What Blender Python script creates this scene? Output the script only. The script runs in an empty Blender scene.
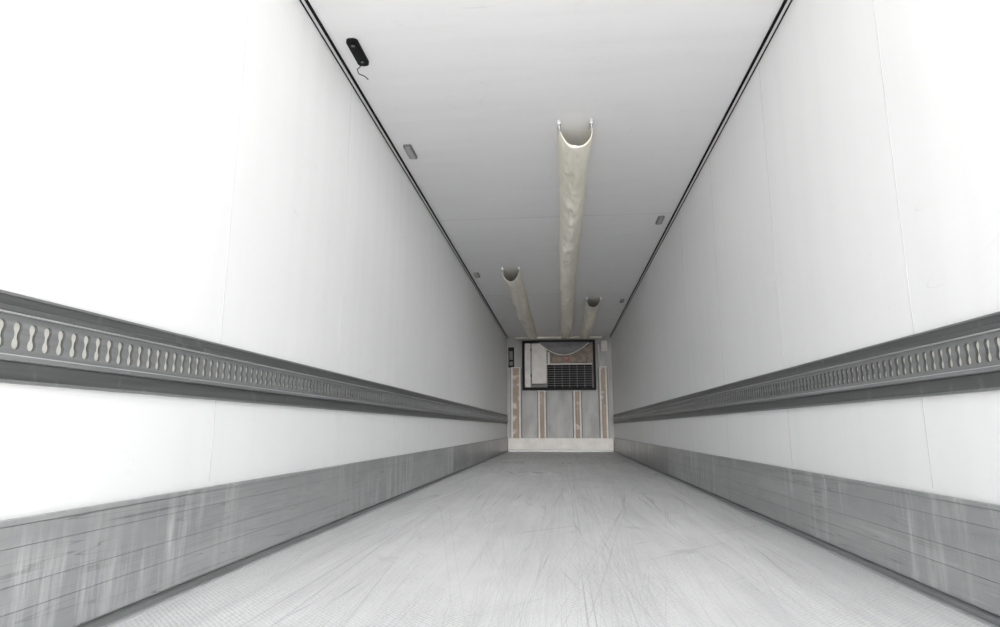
import bpy, bmesh, math, random
from mathutils import Vector, noise
random.seed(4)
XL,XR=-1.273,1.19
Y0,Y1=1.0,14.65
H=2.655
CAMZ=0.53
sc=bpy.context.scene
COL=sc.collection

# ---------------------------------------------------------------- materials
class NT:
    def __init__(s,name):
        s.m=bpy.data.materials.new(name); s.m.use_nodes=True
        s.t=s.m.node_tree; s.b=s.t.nodes['Principled BSDF']
        s.co=s.t.nodes.new('ShaderNodeTexCoord').outputs['Object']
    def n(s,k,**kw):
        n=s.t.nodes.new(k)
        for a,v in kw.items(): setattr(n,a,v)
        return n
    def l(s,a,b): s.t.links.new(a,b)
    def map(s,scale,rot=(0,0,0),loc=(0,0,0)):
        r=s.n('ShaderNodeMapping'); r.inputs['Rotation'].default_value=rot; s.l(s.co,r.inputs[0])
        n=s.n('ShaderNodeMapping'); n.inputs['Scale'].default_value=scale
        n.inputs['Location'].default_value=loc
        s.l(r.outputs[0],n.inputs[0]); return n.outputs[0]
    def noise(s,scale,rot=(0,0,0),sc=1,detail=3,rough=.5,loc=(0,0,0),dist=0):
        n=s.n('ShaderNodeTexNoise'); s.l(s.map(scale,rot,loc),n.inputs['Vector'])
        n.inputs['Scale'].default_value=sc; n.inputs['Detail'].default_value=detail
        n.inputs['Roughness'].default_value=rough; n.inputs['Distortion'].default_value=dist
        return n.outputs['Fac']
    def math(s,op,a,b=None,clamp=False):
        n=s.n('ShaderNodeMath',operation=op); n.use_clamp=clamp
        for i,v in enumerate((a,b)):
            if v is None: continue
            if isinstance(v,(int,float)): n.inputs[i].default_value=v
            else: s.l(v,n.inputs[i])
        return n.outputs[0]
    def ramp(s,f,lo,hi,a=0.,b=1.):
        n=s.n('ShaderNodeMapRange'); s.l(f,n.inputs[0]); n.clamp=True
        for i,v in zip((1,2,3,4),(lo,hi,a,b)): n.inputs[i].default_value=v
        return n.outputs[0]
    def mix(s,f,a,b):
        n=s.n('ShaderNodeMix',data_type='RGBA')
        if isinstance(f,(int,float)): n.inputs[0].default_value=f
        else: s.l(f,n.inputs[0])
        for i,v in ((6,a),(7,b)):
            if isinstance(v,(tuple,list)): n.inputs[i].default_value=tuple(v)+(1,)
            else: s.l(v,n.inputs[i])
        return n.outputs[2]
    def line(s,scale,rot,width,loc=(0,0,0),detail=0,dist=0):
        f=s.noise(scale,rot,1,detail,.5,loc,dist)
        d=s.math('ABSOLUTE',s.math('SUBTRACT',f,.5))
        return s.ramp(d,0,width,1,0)
    def bump(s,h,strength,dist=.01):
        n=s.n('ShaderNodeBump'); n.inputs['Strength'].default_value=strength
        n.inputs['Distance'].default_value=dist; s.l(h,n.inputs['Height'])
        s.l(n.outputs[0],s.b.inputs['Normal'])
    def set(s,col=None,rough=.5,metal=0,spec=.5):
        if col is not None:
            if isinstance(col,(tuple,list)): s.b.inputs['Base Color'].default_value=tuple(col)+(1,)
            else: s.l(col,s.b.inputs['Base Color'])
        if isinstance(rough,(int,float)): s.b.inputs['Roughness'].default_value=rough
        else: s.l(rough,s.b.inputs['Roughness'])
        s.b.inputs['Metallic'].default_value=metal
        s.b.inputs['Specular IOR Level'].default_value=spec
        return s.m

def simple(name,col,rough=.5,metal=0,var=.12,sc=(6,6,6),spec=.5):
    t=NT(name); f=t.noise(sc,detail=4)
    c=t.mix(t.ramp(f,.3,.7),tuple(v*(1-var) for v in col),tuple(min(1,v*(1+var*.6)) for v in col))
    return t.set(c,rough,metal,spec)

def wall_mat(name,base):
    t=NT(name)
    f=t.noise((.8,.5,1.2),detail=4)
    c=t.mix(t.ramp(f,.3,.7),tuple(v*.97 for v in base),base)
    st=t.ramp(t.noise((1,9,.5),detail=5),.45,.75)
    c=t.mix(t.math('MULTIPLY',st,.10),c,(.62,.63,.62))
    sm=t.math('MULTIPLY',t.ramp(t.noise((5,5,7),detail=6,rough=.7),.62,.72),.10)
    c=t.mix(sm,c,(.5,.5,.48))
    ln=t.math('MULTIPLY',t.line((1,1.4,9),(.25,0,0),.004),t.ramp(t.noise((3,3,3),detail=1),.6,.68))
    c=t.mix(t.math('MULTIPLY',ln,.2),c,(.35,.35,.35))
    t.bump(t.noise((1.5,1.5,.4),detail=2),.12,.02)
    return t.set(c,t.ramp(f,.3,.7,.36,.48),0,.4)
M_wall=wall_mat('grp_panel_white',(.845,.85,.85))
M_ceil=wall_mat('grp_ceiling',(.90,.895,.905))
M_seam=simple('panel_seam',(.60,.61,.61),.6)
M_bulk=simple('bulkhead_panel',(.38,.375,.365),.6,var=.2,sc=(5,5,2),spec=.2)

def floor_mat():
    t=NT('antislip_floor')
    base=t.mix(t.ramp(t.noise((2.2,.9,1),detail=6,rough=.65),.3,.7),(.62,.62,.625),(.76,.76,.76))
    lng=t.ramp(t.noise((16,.35,1),detail=6,rough=.65),.4,.65)
    c=t.mix(t.math('MULTIPLY',lng,.30),base,(.83,.83,.83))
    ck=t.n('ShaderNodeTexVoronoi'); ck.inputs['Scale'].default_value=1
    ck.inputs['Randomness'].default_value=.25
    t.l(t.map((75,75,1),(0,0,.785)),ck.inputs['Vector'])
    pat=t.ramp(ck.outputs['Distance'],.25,.6)
    wear=t.ramp(t.noise((3,1,1),detail=5,rough=.65,loc=(8,1,0)),.35,.65,.10,.42)
    c=t.mix(t.math('MULTIPLY',pat,wear),c,(.28,.28,.29))
    specs=[((22,.10,1),.03,.006,(0,0,0),.45),((30,.12,1),-.04,.006,(7,2,0),.42),
           ((18,.13,1),.16,.004,(3,9,0),.5),((20,.13,1),-.20,.004,(13,5,0),.5),
           ((44,.10,1),.0,.008,(23,1,0),.45),((14,.2,1),.75,.003,(31,8,0),.3),
           ((26,.10,1),.07,.005,(2,31,0),.5),((16,.2,1),-.7,.003,(41,3,0),.25),((34,.10,1),-.10,.006,(12,21,0),.5)]
    for i,(scl,r,w,lo,a) in enumerate(specs):
        ln=t.line(scl,(0,0,r),w*2.0,lo,0)
        mk=t.ramp(t.noise((2.2,.5,1),(0,0,r),loc=(i*5.1,i*3,0),detail=2),.42,.60)
        c=t.mix(t.math('MULTIPLY',t.math('MULTIPLY',ln,mk),a,True),c,(.20,.20,.21))
    tr=t.math('MULTIPLY',t.ramp(t.noise((12,.22,1),detail=7,rough=.7,loc=(4,4,0)),.50,.70),.28)
    c=t.mix(tr,c,(.36,.36,.37))
    # scattered scuffs
    sf=t.math('MULTIPLY',t.ramp(t.noise((9,5,1),detail=8,rough=.8,loc=(1,7,0)),.60,.70),.30)
    c=t.mix(sf,c,(.34,.34,.35))
    t.bump(pat,.25,.003)
    return t.set(c,.5,0,.4)
M_floor=floor_mat()

def kick_mat(name,dark):
    t=NT(name)
    b0=(.26*dark,.27*dark,.27*dark); b1=(.39*dark,.405*dark,.40*dark)
    c=t.mix(t.ramp(t.noise((1,1.1,5),detail=6,rough=.65),.3,.7),b0,b1)
    for i,(w,lo) in enumerate(((.006,0),(.008,9),(.006,17))):
        ln=t.line((1,.5+.3*i,40),(.01*i,0,0),w*2,(lo,lo,lo),1)
        mk=t.ramp(t.noise((2,1.5,6),loc=(lo,3,1),detail=1),.45,.6)
        c=t.mix(t.math('MULTIPLY',t.math('MULTIPLY',ln,mk),.55),c,(.10,.105,.10) if i else (.5,.5,.5))
    v=t.ramp(t.noise((1,16,1.6),detail=5,rough=.7),.48,.68)
    v=t.math('MULTIPLY',v,t.ramp(t.noise((1,1.2,1.5),loc=(3,2,1),detail=2),.40,.56))
    c=t.mix(t.math('MULTIPLY',v,.62),c,(.70,.71,.71))
    t.bump(t.noise((1,3,60),detail=3),.15,.002)
    return t.set(c,.30,.15,.5)
M_kick=kick_mat('kick_plate_grey',1.0)
M_kick2=kick_mat('kick_plate_dark',.58)

def alu(name,lo,hi,rough=.38,metal=.5):
    t=NT(name)
    f=t.noise((3,1.2,60),detail=5,rough=.6)
    c=t.mix(t.ramp(f,.3,.7),(lo,lo*1.02,lo*1.02),(hi,hi*1.03,hi*1.03))
    s=t.ramp(t.noise((1,20,8),detail=4),.62,.75)
    c=t.mix(t.math('MULTIPLY',s,.2),c,(.45,.45,.45))
    t.bump(f,.1,.001)
    return t.set(c,rough,metal)
M_rail=alu('rail_grey',.16,.24,metal=.2)
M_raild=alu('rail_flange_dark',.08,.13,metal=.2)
M_railhi=alu('rail_lip_highlight',.42,.58,metal=.2)  # pale tone paints a highlight line along the rail lips
M_alu=alu('aluminium',.5,.65,.4,.6)
M_slot=simple('slot_backing',(.66,.66,.60),.6)
M_black=simple('black_rubber',(.008,.008,.009),.7,spec=.1)
M_blackp=simple('black_plastic',(.012,.012,.013),.6,spec=.12)
M_lens=simple('lamp_lens',(.42,.42,.41),.25)
M_grey=simple('grey_plastic',(.16,.16,.16),.5,spec=.2)
def fabric():
    t=NT('duct_canvas')
    c=t.mix(t.ramp(t.noise((5,2,5),detail=5,rough=.65),.3,.7),(.86,.825,.70),(.95,.92,.82))
    c=t.mix(t.math('MULTIPLY',t.ramp(t.noise((8,1.5,8),detail=5,loc=(3,3,3)),.58,.75),.3),c,(.64,.59,.48))
    t.bump(t.noise((14,5,14),detail=3),.7,.03)
    return t.set(c,.75,0,.2)
M_fab=fabric()
M_fabg=simple('grey_canvas',(.20,.20,.205),.7,sc=(4,4,9),spec=.1,var=.25)
def wood():
    t=NT('scuffed_brown_post')
    c=t.mix(t.ramp(t.noise((30,30,2),detail=5,rough=.65),.3,.7),(.20,.145,.105),(.36,.28,.215))
    c=t.mix(t.ramp(t.noise((6,6,6),detail=5),.56,.66),c,(.52,.45,.38))
    return t.set(c,.55)
M_wood=wood()
M_cream=simple('cream_panel',(.64,.615,.58),.5,spec=.2)
M_tan=simple('tan_insulation',(.26,.215,.18),.6,var=.3,sc=(9,9,9),spec=.1)
M_red=simple('red_knob',(.3,.06,.05),.4)
M_ground=simple('concrete_yard',(.58,.57,.55),.9,sc=(2,2,2))

# ---------------------------------------------------------------- mesh helpers
class B:
    def __init__(s,name): s.name=name; s.bm=bmesh.new(); s.mats=[]
    def mi(s,m):
        if m not in s.mats: s.mats.append(m)
        return s.mats.index(m)
    def box(s,x0,x1,y0,y1,z0,z1,m,bev=0):
        r=bmesh.ops.create_cube(s.bm,size=1)
        for v in r['verts']:
            v.co=Vector(((x0+x1)/2+v.co.x*(x1-x0),(y0+y1)/2+v.co.y*(y1-y0),(z0+z1)/2+v.co.z*(z1-z0)))
        fs={f for v in r['verts'] for f in v.link_faces}
        for f in fs: f.material_index=s.mi(m)
        if bev:
            es={e for f in fs for e in f.edges}
            o=bmesh.ops.bevel(s.bm,geom=list(es),offset=bev,segments=2,affect='EDGES',profile=.5)
            for f in o['faces']: f.material_index=s.mi(m)
    def poly(s,pts,m,smooth=False):
        f=s.bm.faces.new([s.bm.verts.new(p) for p in pts]); f.material_index=s.mi(m); f.smooth=smooth; return f
    def grid(s,rows,m,smooth=True):
        vs=[[s.bm.verts.new(p) for p in r] for r in rows]
        for i in range(len(vs)-1):
            for j in range(len(vs[0])-1):
                f=s.bm.faces.new((vs[i][j],vs[i][j+1],vs[i+1][j+1],vs[i+1][j])); f.material_index=s.mi(m); f.smooth=smooth
    def tube(s,pts,r,m,n=8):
        rows=[]
        pts=[Vector(p) for p in pts]
        for i,p in enumerate(pts):
            d=(pts[min(i+1,len(pts)-1)]-pts[max(i-1,0)]).normalized()
            a=d.cross(Vector((0.3,.2,1))).normalized(); b=d.cross(a)
            rows.append([p+a*r*math.cos(2*math.pi*k/n)+b*r*math.sin(2*math.pi*k/n) for k in range(n+1)])
        s.grid(rows,m)
    def done(s,recalc=True):
        if recalc: bmesh.ops.recalc_face_normals(s.bm,faces=s.bm.faces)
        me=bpy.data.meshes.new(s.name); s.bm.to_mesh(me); s.bm.free()
        for m in s.mats: me.materials.append(m)
        o=bpy.data.objects.new(s.name,me); COL.objects.link(o); return o

# ---------------------------------------------------------------- shell
seams=[2.2+1.25*i for i in range(10)]
for nm,x0,x1,s in (('wall_left',XL-.07,XL,1),('wall_right',XR,XR+.07,-1)):
    b=B(nm)
    b.box(x0,x1,Y0,Y1+.08,-.15,H+.09,M_wall)
    xi=XL if s>0 else XR
    for y in seams:
        for a,c in ((.34,.63),(.838,H-.035)):
            b.box(min(xi,xi+s*.0005),max(xi,xi+s*.0005),y-.0018,y+.0018,a,c,M_seam)
    b.done()
b=B('floor'); b.box(XL,XR,Y0,Y1,-.15,0,M_floor); b.done()
b=B('ceiling'); b.box(XL,XR,Y0,Y1+.08,H,H+.09,M_ceil)
for y in (6.07,9.8,12.3): b.box(XL+.06,XR-.06,y-.003,y+.003,H-.001,H,M_seam)
b.done()
YB=Y1-.002
b=B('wall_bulkhead'); b.box(XL,XR,Y1,Y1+.08,-.15,H,M_bulk)
b.done()
for i,(xi,s) in enumerate(((XL,1),(XR,-1))):
    b=B('trim_%d'%(i+1))
    def bx(a,c,z0,z1,m): b.box(min(xi+s*a,xi+s*c),max(xi+s*a,xi+s*c),Y0,Y1,z0,z1,m)
    bx(0,.004,H-.014,H,M_black)
    bx(.004,.023,H-.005,H,M_wall)
    bx(.023,.036,H-.010,H,M_black)
    b.done()
for nm,xi,s in (('baseboard_left',XL,1),('baseboard_right',XR,-1)):
    b=B(nm)
    def bx(a,c,y0,y1,z0,z1,m,bev=0): b.box(min(xi+s*a,xi+s*c),max(xi+s*a,xi+s*c),y0,y1,z0,z1,m,bev)
    for y0,y1,m in ((Y0,4.68,M_kick),(4.684,7.28,M_kick),(7.284,Y1-.01,M_kick2)):
        z=.03
        for h in (.085,.06,.085,.05):
            bx(0,.014,y0,y1,z,z+h-.0012,m); bx(0,.0125,y0,y1,z+h-.0012,z+h,M_raild); z+=h
        bx(0,.017,y0,y1,z,z+.014,M_kick if m is M_kick else M_kick2,.002)
    bx(0,.03,Y0,Y1-.01,0,.022,M_rail,.003)
    bx(.03,.045,Y0,Y1-.01,0,.006,M_alu)
    b.done()

# ---------------------------------------------------------------- keyhole rails
def rail(xi,s):
    b=B('cargo_rail')
    ye=Y1-.02
    def bx(a,c,z0,z1,m,bev=0): b.box(min(xi+s*a,xi+s*c),max(xi+s*a,xi+s*c),Y0+.02,ye,z0,z1,m,bev)
    bx(0,.012,.806,.838,M_raild,.002)
    bx(0,.016,.832,.839,M_rail,.001)
    bx(0,.032,.792,.806,M_raild,.003)
    bx(0,.028,.789,.792,M_railhi)
    bx(0,.032,.682,.694,M_rail,.003)
    bx(0,.0285,.694,.6965,M_railhi)
    bx(0,.012,.636,.682,M_raild,.002)
    bx(0,.017,.632,.640,M_rail,.001)
    bx(0,.009,.6965,.789,M_slot)
    P=.0430; z0,z1=.6965,.789; zc=.7425
    half=[(0.0,.036),(.009,.034),(.0135,.028),(.0145,.021),(.0125,.013),(.0098,.007),(.0090,0),
          (.0098,-.008),(.0130,-.014),(.0145,-.022),(.0135,-.030),(.009,-.0355),(0,-.037)]
    half=[(u*.84,v*.88) for u,v in half]
    hp=half+[(-u,v) for u,v in reversed(half[1:-1])]
    W,Ht=P/2,(z1-z0)/2
    outer=[]
    for u,v in hp:
        k=min(W/abs(u) if u else 1e9, Ht/abs(v) if v else 1e9)
        outer.append([u*k,v*k])
    for su in (1,-1):
        for sv in (1,-1):
            i=min(range(len(hp)),key=lambda i:(outer[i][0]-su*W)**2+(outer[i][1]-sv*Ht)**2)
            outer[i]=[su*W,sv*Ht]
    n=len(hp)
    xf=xi+s*.017; xb=xi+s*.009
    y=Y0+.03; cells=int((ye-.02-y)/P)
    mi=b.mi(M_rail); mb=b.mi(M_raild)
    for k in range(cells):
        yc=y+P*(k+.5)
        o=[b.bm.verts.new((xf,yc+u,zc+v)) for u,v in outer]
        h=[b.bm.verts.new((xf,yc+u,zc+v)) for u,v in hp]
        hb=[b.bm.verts.new((xb,yc+u,zc+v)) for u,v in hp]
        for i in range(n):
            j=(i+1)%n
            f=b.bm.faces.new((o[i],o[j],h[j],h[i])); f.material_index=mi
            f=b.bm.faces.new((h[i],h[j],hb[j],hb[i])); f.material_index=mb
    return b.done(False)
rail(XL,1); rail(XR,-1)

# ---------------------------------------------------------------- canvas air ducts
def duct(xc,ys,w=.225,h=.165,seed=0):
    b=B('air_duct')
    ye=Y1-.22; n=int((ye-ys)/.04); rows=[]; m=26
    for i in range(n+1):
        y=ys+(ye-ys)*i/n; r=[]
        tail=max(0,min(1,(ye-y)/2.2)); tail=.30+.70*tail*tail*(3-2*tail)
        mouth=min(1,(y-ys)/.35)
        sag=tail*h*(1+.09*math.sin(y*2.1+seed)+.16*noise.noise((seed,y*1.7,0)))
        xo=.035*noise.noise((seed+5,y*.9,1))
        pin=1-.22*max(0,noise.noise((seed+9,y*1.1,4)))*2*mouth
        for j in range(m+1):
            t=-1+2*j/m
            a=t*math.pi/2
            x=math.copysign(abs(math.sin(a))**.95,a)*w/2
            z=-sag*(math.cos(a)**.95) if abs(t)<.999 else 0
            k=(1-abs(t)**4)
            wr=(.034*noise.noise((x*9+seed,y*4,2.3))+.024*noise.noise((x*22,y*9,seed)))*(.25+.75*mouth)*tail
            r.append((xc+x*(1-(1-pin)*k)+xo*k+wr*k*.6, y, H-.006+z+wr*k))
        rows.append(r)
    b.grid(rows,M_fab)
    o=b.done(False)
    md=o.modifiers.new('thick','SOLIDIFY'); md.thickness=.004
    b=B('hem_rails')
    for s in (-1,1):
        b.box(xc+s*w/2-.008,xc+s*w/2+.008,ys-.03,ye,H-.014,H,M_fab,.002)
        b.box(xc+s*w/2-.012,xc+s*w/2+.012,ys-.07,ys+.01,H-.03,H,M_alu,.003)
        b.tube([(xc+s*w/2,ys-.05,H-.02),(xc+s*w/2,ys-.055,H-.05),(xc+s*(w/2-.01),ys-.03,H-.06),(xc+s*(w/2-.004),ys,H-.04)],.005,M_alu)
    h2=b.done(); h2.parent=o
    return o
duct(.13,4.12,seed=1.3)
duct(-.65,8.1,seed=4.1)
duct(.56,10.2,seed=8.8)

# ---------------------------------------------------------------- ceiling lamps
def lamp(x,y,black=False,L=.23,W=.062):
    b=B('ceiling_marker_lamp')
    def stad(hw,hl,z0,z1,m,r):
        pts=[]
        for cx,cy,a0 in ((hw-r,hl-r,0),(-hw+r,hl-r,90),(-hw+r,-hl+r,180),(hw-r,-hl+r,270)):
            for k in range(7):
                a=math.radians(a0+15*k); pts.append((x+cx+r*math.cos(a),y+cy+r*math.sin(a)))
        n=len(pts)
        b.poly([(p[0],p[1],z1) for p in pts],m)
        for i in range(n):
            j=(i+1)%n
            b.poly([(pts[i][0],pts[i][1],z0),(pts[j][0],pts[j][1],z0),(pts[j][0],pts[j][1],z1),(pts[i][0],pts[i][1],z1)],m)
    stad(W/2,L/2,H,H-.016,M_blackp if black else M_grey,.026 if black else .014)
    stad(W/2-.010,L/2-.012,H-.016,H-.022,M_blackp if black else M_lens,.018 if black else .010)
    if black:
        b.tube([(x,y+.05,H-.02),(x-.015,y+.09,H-.04),(x-.035,y+.10,H-.05),(x-.035,y+.13,H-.06),(x-.005,y+.15,H-.065),(x+.01,y+.17,H-.075)],.003,M_blackp)
        b.box(x-.010,x+.010,y-.09,y-.075,H-.024,H-.02,M_grey)
        b.box(x-.010,x+.010,y+.065,y+.08,H-.024,H-.02,M_grey)
    return b.done()
lamp(-1.125,3.125,True,L=.25,W=.066)
lamp(-1.136,4.43); lamp(-1.148,8.39); lamp(1.047,6.26); lamp(1.047,10.4)

# ---------------------------------------------------------------- bulkhead furniture
def X(px): return XL+(px-507)/43.1
def Z(py): return H-(py-337)/43.7
b=B('bulkhead_scuff_plate')
b.box(XL+.032,XR-.032,Y1-.07,YB,0.03,.31,M_cream,.008)
b.box(XL+.046,XR-.046,Y1-.085,YB,0,.05,M_rail,.004)
b.done()
for a,c,zt in ((512,521,Z(369)),(539,546,Z(393)),(574,581,Z(393)),(600,607,Z(369))):
    b=B('bulkhead_post'); x0,x1=X(a),X(c)
    # hat-section aluminium post with a recessed timber infill
    b.box(x0+.03,x1-.03,Y1-.13,YB,.312,zt,M_wood,.006)
    b.box(x0-.005,x0+.03,Y1-.15,YB,.312,zt,M_cream,.003)
    b.box(x1-.03,x1+.005,Y1-.15,YB,.312,zt,M_cream,.003)
    b.box(x0-.03,x0-.005,Y1-.03,YB,.312,zt,M_grey,.002)  # grey strips on both sides paint the shade outlining the post
    b.box(x1+.005,x1+.03,Y1-.03,YB,.312,zt,M_grey,.002)
    b.box(x0-.005,x1+.005,Y1-.15,YB,zt,zt+.02,M_cream,.003)
    for k in range(6):
        z=.4+(zt-.5)*k/5
        r=bmesh.ops.create_uvsphere(b.bm,u_segments=8,v_segments=6,radius=.011)
        for v in r['verts']: v.co+=Vector(((x0+x1)/2,Y1-.131,z))
    b.done()

u=bpy.data.objects.new('refrigeration_unit',None); COL.objects.link(u)
def part(b):
    o=b.done(); o.parent=u; return o
ux0,ux1,uz0,uz1=X(523),X(596.5),Z(391.5),Z(341)
yf=Y1-.16
b=B('frame')
b.box(ux0,ux0+.05,yf,YB,uz0,uz1,M_blackp,.005); b.box(ux1-.05,ux1,yf,YB,uz0,uz1,M_blackp,.005)
b.box(ux0+.05,ux1-.05,yf,YB,uz0,uz0+.05,M_blackp,.005); b.box(ux0+.05,ux1-.05,yf,YB,uz1-.04,uz1,M_blackp,.005)
part(b)
b=B('inner_panel'); b.box(ux0+.05,ux1-.05,Y1-.05,YB,uz0+.05,uz1-.04,M_tan); part(b)
b=B('access_panel')
b.box(ux0+.06,ux0+.20,yf+.015,Y1-.05,uz0+.06,uz1-.06,M_cream,.015)
b.box(ux0+.215,X(548),yf+.005,Y1-.05,uz0+.14,uz1-.06,M_cream,.03)
b.box(ux0+.20,X(548),yf+.02,Y1-.05,uz0+.06,uz0+.13,M_grey,.006)
for z in (uz0+.3,uz1-.25): b.box(ux0+.19,ux0+.225,yf-.005,yf+.02,z,z+.07,M_grey,.004)
part(b)
gx0,gx1,gz0,gz1=X(548),X(593),Z(389.5),Z(366)
b=B('evaporator_grille')
b.box(gx0,gx1,Y1-.07,Y1-.05,gz0,gz1,M_black)
k=10
for i in range(k+1):
    z=gz0+(gz1-gz0)*i/k
    b.box(gx0,gx1,yf+.02,yf+.035,z-.006,z+.006,M_grey)
for i in range(7):
    x=gx0+(gx1-gx0)*i/6
    b.box(x-.006,x+.006,yf+.035,Y1-.07,gz0,gz1,M_grey)
b.box(gx0-.01,gx1,yf+.01,Y1-.05,gz1,gz1+.03,M_cream,.005)
part(b)
b=B('middle_cowl')
b.box(gx0+.08,gx1-.12,yf+.03,Y1-.05,gz1+.04,gz1+.20,M_tan,.03)
b.box(gx0+.02,gx0+.07,yf+.03,Y1-.05,gz1+.04,gz1+.3,M_cream,.01)
b.box(X(566),X(570),yf+.0,yf+.04,Z(362),Z(358),M_red,.01)
part(b)
b=B('outlet_flap'); rows=[]
for i in range(9):
    v=i/8; r=[]
    for j in range(21):
        t=-1+j/10; xc=(X(540)+X(590))/2; hw=(X(590)-X(540))/2
        zb=.28*(1-abs(t)**1.8)+.03
        r.append((xc+hw*t, yf-.01-.05*math.sin(v*3.14)*(1-t*t), uz1-.04-zb*v))
    rows.append(r)
b.grid(rows,M_fabg)
b.tube([(r[0],r[1]-.006,r[2]) for r in rows[-1]],.008,M_fab)
part(b)
b=B('duct_header')
b.box(X(516),X(604),Y1-.2,YB,H-.055,H,M_fab,.02)
b.done()
b=B('document_holder')
b.box(X(508.5),X(514.5),Y1-.05,YB,Z(368),Z(347),M_blackp,.01)
b.box(X(509.8),X(513.2),Y1-.056,Y1-.05,Z(360),Z(351),M_grey,.003)
b.box(X(509.8),X(513.2),Y1-.056,Y1-.05,Z(366),Z(362),M_grey,.003)
b.done()
b=B('drain_pipe')
b.tube([(X(600),Y1-.025,Z(345)),(X(600.5),Y1-.03,Z(355)),(X(601),Y1-.025,Z(367))],.014,M_cream)
b.box(X(603),X(609),Y1-.03,YB,Z(352),Z(341),M_cream,.008)
b.done()

# ---------------------------------------------------------------- outside
b=B('ground'); b.box(-40,40,-60,40,-1.4,-1.3,M_ground); b.done()

# ---------------------------------------------------------------- light
w=bpy.data.worlds.new('World'); sc.world=w; w.use_nodes=True
bg=w.node_tree.nodes['Background']; bg.inputs[0].default_value=(.97,.98,1,1); bg.inputs[1].default_value=1.75
def sun(name,d,e,ang):
    L=bpy.data.lights.new(name,'SUN'); L.energy=e; L.angle=math.radians(ang)
    o=bpy.data.objects.new(name,L); COL.objects.link(o)
    o.rotation_euler=Vector(d).to_track_quat('-Z','Y').to_euler(); o.location=(0,-5,5)
sun('axis_fill',(-.07,1,-.035),10,29)  # sun lamp added low along the axis to brighten the far end
sun('yard_bounce_fill',(-.8,-.2,-1),14,3)  # second sun lamp added to light the ground and bounce onto the ceiling

# ---------------------------------------------------------------- camera
cd=bpy.data.cameras.new('cam'); cam=bpy.data.objects.new('cam',cd); COL.objects.link(cam)
cd.sensor_width=36; cd.lens=36*.620; cd.clip_end=200
cam.location=(0,0,CAMZ)
cam.rotation_euler=(math.radians(90+10.5),0,math.radians(5.61))
sc.camera=cam
sc.view_settings.view_transform='Standard'
sc.view_settings.exposure=0
